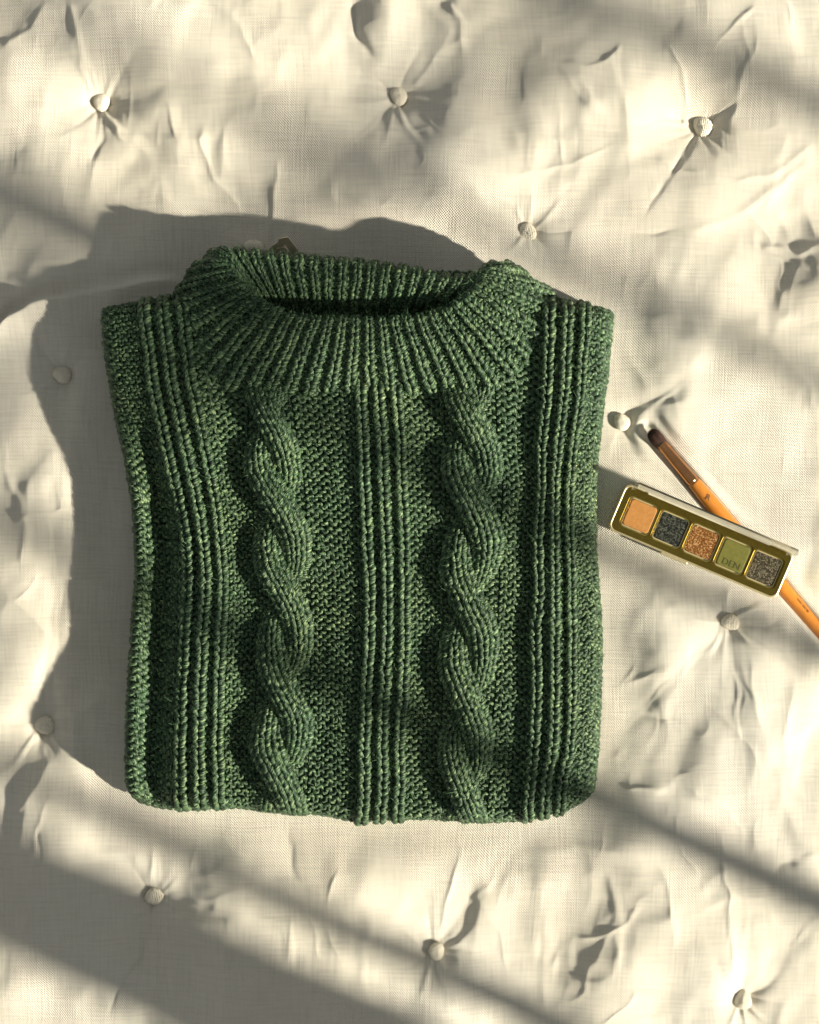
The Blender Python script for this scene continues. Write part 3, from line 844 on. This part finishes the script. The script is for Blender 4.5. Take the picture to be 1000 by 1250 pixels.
M_EDGE_GLOW = plain("edge_glow_plastic", (0.66, 0.62, 0.48), 0.25); M_EDGE_GLOW.node_tree.nodes["Principled BSDF"].inputs["Alpha"].default_value = 0.32  # cream tone stands for light gathered in the clear lid edges
M_HINGE = plain("pale_hinge", (0.62, 0.57, 0.42), 0.3)
def powder(name, base, lite, glitter, metal=0.0):
    k = NT(name); tc = k.n("ShaderNodeTexCoord").outputs["Object"]
    if glitter:
        v = k.n("ShaderNodeTexVoronoi"); v.inputs["Scale"].default_value = 1500; k.l(tc, v.inputs["Vector"])
        sp = k.n("ShaderNodeSeparateColor"); k.l(v.outputs["Color"], sp.inputs[0])
        k.l(k.ramp(sp.outputs[0], [(0.45, base), (0.72, tuple(.5 * (a + b) for a, b in zip(base, lite))), (0.95, lite)]), k.b.inputs["Base Color"])
        nm = k.n("ShaderNodeBump"); nm.inputs["Strength"].default_value = 1.0; nm.inputs["Distance"].default_value = 0.0012
        k.l(sp.outputs[1], nm.inputs["Height"]); k.l(nm.outputs[0], k.b.inputs["Normal"])
        k.set(Roughness=0.35, Metallic=metal)
    else:
        k.l(k.ramp(k.noise(tc, 500, 3), [(0.3, base), (0.7, lite)]), k.b.inputs["Base Color"])
        k.l(k.bump(k.noise(tc, 900, 3), 0.25, 0.0004), k.b.inputs["Normal"])
        k.set(Roughness=0.7)
    return k.m

def rounded_rect(w, h, r, n=6):
    pts = []
    for cx, cy, a0 in ((w/2 - r, h/2 - r, 0), (-w/2 + r, h/2 - r, 90), (-w/2 + r, -h/2 + r, 180), (w/2 - r, -h/2 + r, 270)):
        for i in range(n + 1):
            a = math.radians(a0 + 90 * i / n); pts.append((cx + r * math.cos(a), cy + r * math.sin(a)))
    return pts
def slab(bm, outline, z0, z1, bev=0.0, cx=0, cy=0):
    """solid of rounded outline with a softened top edge"""
    layers = [(z0, 0)] + ([(z1 - bev, 0), (z1 - 0.3 * bev, 0.3 * bev), (z1, bev)] if bev else [(z1, 0)])
    rings = []
    xs = [p[0] for p in outline]; ys = [p[1] for p in outline]
    hw, hh = max(xs), max(ys)
    for z, ins in layers:
        rings.append([bm.verts.new((cx + x * (hw - ins) / hw, cy + y * (hh - ins) / hh, z)) for x, y in outline])
    m = len(outline)
    for a, b in zip(rings, rings[1:]):
        for i in range(m): bm.faces.new((a[i], a[(i + 1) % m], b[(i + 1) % m], b[i]))
    bm.faces.new(rings[0][::-1]); bm.faces.new(rings[-1])
def slab_obj(name, mat, parent, w, h, r, z0, z1, bev, cx=0, cy=0, smooth=False):
    bm = bmesh.new(); slab(bm, rounded_rect(w, h, r), z0, z1, bev, cx, cy)
    me = bpy.data.meshes.new(name); bm.to_mesh(me); bm.free()
    return link(name, me, mat, parent)
def frame_slab(name, mat, parent, w, h, r, z0, z1, holes):
    """flat tray face with rounded rectangular openings"""
    bm = bmesh.new()
    loops = [rounded_rect(w, h, r)] + [[(x + hx, y + hy) for x, y in rounded_rect(hw, hh, hr, 4)] for hx, hy, hw, hh, hr in holes]
    es = []
    for lp in loops:
        v = [bm.verts.new((x, y, z1)) for x, y in lp]
        es += [bm.edges.new((v[i], v[(i + 1) % len(v)])) for i in range(len(v))]
    bmesh.ops.triangle_fill(bm, use_beauty=True, use_dissolve=False, edges=es)
    bmesh.ops.recalc_face_normals(bm, faces=bm.faces)
    for f in bm.faces:
        if f.normal.z < 0: f.normal_flip()
    ext = bmesh.ops.extrude_edge_only(bm, edges=[e for e in bm.edges if e.is_boundary])
    for v in ext["geom"]:
        if isinstance(v, bmesh.types.BMVert): v.co.z = z0
    bmesh.ops.recalc_face_normals(bm, faces=bm.faces)
    me = bpy.data.meshes.new(name); bm.to_mesh(me); bm.free()
    return link(name, me, mat, parent)

PW, PH, PT = 219 * S, 60 * S, 15 * S
palette = empty("eyeshadow_palette", W(852, 660, 8.5))
tag(palette, "open gold eyeshadow palette with five pans and clear lid, lying across the brush", "palette")
palette.rotation_euler = (Matrix.Rotation(math.radians(-23), 3, 'Z') @ Matrix.Rotation(math.radians(-0.8), 3, 'Y') @ Matrix.Rotation(math.radians(1.0), 3, 'X')).to_euler()
PAN = 37 * S
pan_x = [(-79.5 + 40.8 * i) * S for i in range(5)]
holes = [(x, -1.0 * S, PAN + 2.5 * S, PAN + 2.5 * S, 6 * S) for x in pan_x]
slab_obj("base_shell", M_SIDE, palette, PW + 0.4 * S, PH + 0.4 * S, 9 * S, 0, 5 * S, 0.3 * S)
frame_slab("side_wall", M_SIDE, palette, PW + 0.4 * S, PH + 0.4 * S, 9.2 * S, 5.05 * S, PT - 2.2 * S, [(0, 0, PW - 1.0 * S, PH - 1.0 * S, 8.6 * S)])
frame_slab("tray", M_GOLD, palette, PW - 1.4 * S, PH - 1.4 * S, 8.5 * S, 4.9 * S, PT, holes)
tb = palette.children[-1].modifiers.new("bevel", "BEVEL"); tb.width = 0.6 * S; tb.segments = 2; tb.limit_method = "ANGLE"
rim = frame_slab("rim", M_RIM, palette, PW + 0.9 * S, PH + 0.9 * S, 9.4 * S, PT - 2.1 * S, PT + 1.3 * S, [(0, 0, PW - 4.0 * S, PH - 4.0 * S, 7.6 * S)])
bv = rim.modifiers.new("bevel", "BEVEL"); bv.width = 1.0 * S; bv.segments = 2; bv.limit_method = "ANGLE"
POW = [powder("tan_powder", (0.40, 0.17, 0.032), (0.46, 0.21, 0.045), False), powder("black_glitter", (0.012, 0.014, 0.011), (0.13, 0.14, 0.10), True, 0.3),
       powder("copper_glitter", (0.30, 0.11, 0.025), (0.85, 0.50, 0.20), True, 0.7), powder("olive_powder", (0.11, 0.11, 0.008), (0.145, 0.14, 0.012), False),
       powder("taupe_glitter", (0.055, 0.045, 0.025), (0.32, 0.28, 0.18), True, 0.5)]
PLAB = ["matte tan powder pan", "black glitter powder pan", "copper glitter powder pan", "matte olive powder pan with embossed letters", "dark taupe glitter powder pan"]
for i, x in enumerate(pan_x):
    p = slab_obj("pan", M_RIM, palette, PAN, PAN, 5 * S, 5.1 * S, PT - 4 * S, 0.4 * S, x, -1.0 * S); p["label"] = PLAB[i]
    # thin metal wall and pressed powder
    bm = bmesh.new(); slab(bm, rounded_rect(PAN - 3.2 * S, PAN - 3.2 * S, 4 * S), PT - 5 * S, PT - (1.2 if i in (0, 3) else 2.2) * S, 1.2 * S, x + 0.4 * S, -1.0 * S)
    me = bpy.data.meshes.new("powder"); bm.to_mesh(me); bm.free()
    link("powder", me, POW[i], p)
def text_obj(name, body, size, mat, parent, loc, rot=(0, 0, 0), depth=0.0002):
    cu = bpy.data.curves.new(name, 'FONT'); cu.body = body; cu.size = size; cu.extrude = depth; cu.align_x = 'CENTER'; cu.align_y = 'CENTER'; cu.resolution_u = 3
    tmp = bpy.data.objects.new(name, cu); C.objects.link(tmp)
    bpy.context.view_layer.update()
    me = bpy.data.meshes.new_from_object(tmp.evaluated_get(bpy.context.evaluated_depsgraph_get()))
    bpy.data.objects.remove(tmp)
    o = link(name, me, mat, parent); o.location = loc; o.rotation_euler = rot
    return o
M_EMB = plain("embossed_olive", (0.06, 0.058, 0.006), 0.6)
o = text_obj("lettering", "DEN", 11.5 * S, M_EMB, [c for c in palette.children if c.name.startswith("pan")][3], (pan_x[3] + 1.5 * S, -11.5 * S, PT - 1.1 * S), (0, 0, 0), 0.0001)
# hinge strip on the far long side and the raised clear lid
slab_obj("hinge_strip", M_HINGE, palette, 160 * S, 5 * S, 1.5 * S, PT - 3 * S, PT + 3 * S, 0.8 * S, -2 * S, PH / 2 - 0.5 * S)
slab_obj("thumb_catch", M_RIM, palette, 34 * S, 4 * S, 1.2 * S, 5 * S, PT + 1.5 * S, 0.6 * S, -22 * S, -PH / 2 - 1.2 * S)
lid_ang = math.radians(88)
bm = bmesh.new()
slab(bm, rounded_rect(PW * 0.93, PH * 0.92, 5 * S), 0, 2.0 * S, 0.5 * S, 0, PH * 0.46)
me = bpy.data.meshes.new("lid"); bm.to_mesh(me); bm.free()
lid = link("lid", me, M_CLEAR, palette); lid.location = (0, PH / 2 + 1.5 * S, PT + 1.0 * S); lid.rotation_euler = (lid_ang, 0, 0)
for nm, w_, h_, cx, cy in (("lid_wall", PW * 0.93, 2 * S, 0, PH * 0.92 - 1 * S), ("lid_wall", 2 * S, PH * 0.88, -PW * 0.465 + 1 * S, PH * 0.46), ("lid_wall", 2 * S, PH * 0.88, PW * 0.465 - 1 * S, PH * 0.46)):
    bm = bmesh.new(); slab(bm, rounded_rect(w_, h_, 0.8 * S, 3), 2.1 * S, 7 * S, 0.3 * S, cx, cy); me = bpy.data.meshes.new(nm); bm.to_mesh(me); bm.free()
    link(nm, me, M_EDGE_GLOW, lid)

# ------------------------------------------------------------------ make-up brush
M_WOOD = plain("orange_lacquer", (0.62, 0.225, 0.030), 0.28, 0.0, Coat_Weight=0.5)
M_FERR = plain("copper_ferrule", (0.62, 0.30, 0.13), 0.16, 1.0)
M_INK = plain("dark_print", (0.02, 0.015, 0.012), 0.6)
k = NT("brown_bristle"); tc = k.n("ShaderNodeTexCoord").outputs["Object"]
k.l(k.ramp(k.noise(k.mapping(tc, (120, 2600, 2600)), 1.0, 2), [(0.35, (0.018, 0.009, 0.006)), (0.65, (0.11, 0.052, 0.032))]), k.b.inputs["Base Color"])
k.set(Roughness=0.5); k.l(k.bump(k.noise(k.mapping(tc, (120, 2600, 2600)), 1.0, 2), 0.8, 0.0006), k.b.inputs["Normal"]); M_BRIS = k.m
bd = Vector((217, -254, 0)).normalized()
brush = empty("makeup_brush", W(792, 525, 0) + Vector((0, 0, 5.0 * S)))
tag(brush, "orange handled makeup brush with copper ferrule and dark bristles under the palette", "makeup brush")
brush.rotation_euler = (0, math.radians(2.4), math.atan2(bd.y, bd.x))
def lathe(name, prof, mat, parent, n=28, flat=1.0):
    a = np.linspace(0, 2 * np.pi, n, endpoint=False); p = np.array(prof, float)
    v = np.stack([np.repeat(p[:, :1], n, 1), p[:, 1:2] * np.cos(a)[None], p[:, 1:2] * np.sin(a)[None] * flat], -1).reshape(-1, 3) * S
    i = np.arange(len(p) * n).reshape(len(p), n)
    f = np.stack([i[:-1], i[1:], np.roll(i, -1, 1)[1:], np.roll(i, -1, 1)[:-1]], -1).reshape(-1, 4)
    return link(name, np_mesh(name, v, f), mat, parent)
def bristle_mesh(n=620):
    rg = np.random.default_rng(5); V_, F_ = [], []
    for i in range(n):
        a0 = rg.uniform(0, 2 * math.pi); q = math.sqrt(rg.uniform(0, 1)); L = 28 * (1 - 0.13 * q * q) + rg.normal(0, 0.5)
        ts = np.array([0, 0.3, 0.6, 0.85, 1.0]); bul = np.interp(ts, [0, 0.35, 0.65, 0.9, 1], [5.4, 7.9, 8.8, 8.0, 6.6])
        x = 29 - L * ts; y = bul * q * math.cos(a0) + rg.normal(0, 0.15, 5); z = 0.72 * bul * q * math.sin(a0) + rg.normal(0, 0.15, 5)
        w = np.array([0.5, 0.5, 0.45, 0.35, 0.12]); o = len(V_)
        for j in range(5):
            for k_ in range(3):
                an = a0 + k_ * 2.094; V_.append((x[j], y[j] + w[j] * math.cos(an), z[j] + w[j] * math.sin(an)))
        for j in range(4):
            for k_ in range(3): F_.append((o + j * 3 + k_, o + j * 3 + (k_ + 1) % 3, o + j * 3 + 3 + (k_ + 1) % 3, o + j * 3 + 3 + k_))
    return np_mesh("bristles", np.array(V_) * S, F_)
tag(link("bristles", bristle_mesh(), M_BRIS, brush), kind="stuff")
lathe("ferrule", [(22, 5.2), (22, 6.4), (23.5, 6.7), (25, 6.3), (50, 7.1), (76, 7.7), (78, 8.1), (80, 7.8), (84, 7.9), (84, 6)], M_FERR, brush)
hd = lathe("handle", [(83, 5), (83, 7.9), (86, 8.4), (105, 9.4), (130, 10.0), (170, 10.0), (230, 9.2), (300, 8.4), (360, 7.4), (400, 5.4), (408, 3.4), (410, .3)], M_WOOD, brush)
text_obj("emblem", "R", 10 * S, M_INK, hd, (108 * S, 0, 9.35 * S), (0, 0, math.radians(28)), 0.0001)
text_obj("lettering", "· ıııııı·ıııı·ııı", 6.5 * S, M_INK, hd, (283 * S, 4.6 * S, 7.2 * S), (math.radians(-32), 0, 0), 0.0001)

# ------------------------------------------------------------------ small metal clip peeking out behind the neckband
M_BRONZE = plain("bronze_metal", (0.72, 0.62, 0.45), 0.3, 0.6)
clip = empty("hair_clip", W(345, 309, qz(345, 300) + 14))
tag(clip, "small bronze metal hair clip peeking out behind the back neckband", "hair clip")
def strip(name, pts, w, th, mat, parent):
    bm = bmesh.new(); secs = []
    for i, p in enumerate(pts):
        p = Vector(p); a = Vector(pts[max(i - 1, 0)]); b = Vector(pts[min(i + 1, len(pts) - 1)])
        t = (b - a).normalized(); sdv = t.cross(Vector((0, -0.6, 0.8))).normalized(); up = sdv.cross(t)
        secs.append([bm.verts.new((p + sdv * x * w / 2 + up * z * th / 2) * S) for x, z in ((-1, -1), (1, -1), (1, 1), (-1, 1))])
    for s0, s1 in zip(secs, secs[1:]):
        for j in range(4): bm.faces.new((s0[j], s0[(j + 1) % 4], s1[(j + 1) % 4], s1[j]))
    bm.faces.new(secs[0][::-1]); bm.faces.new(secs[-1])
    bmesh.ops.recalc_face_normals(bm, faces=bm.faces)
    me = bpy.data.meshes.new(name); bm.to_mesh(me); bm.free()
    return link(name, me, mat, parent)
strip("jaw", [(-15, -6, 6), (-9, 3, 12), (-4, 6, 16), (1, -2, 14)], 8, 1.5, M_BRONZE, clip)
strip("jaw", [(-2, 2, 14), (2, 11, 20), (6, 12, 20), (12, 4, 16), (19, -6, 10)], 9, 1.5, M_BRONZE, clip)
strip("spring", [(-9, -8, 8), (-3, 1, 15), (4, 2, 16), (10, -4, 12)], 3, 1.4, M_BRONZE, clip)
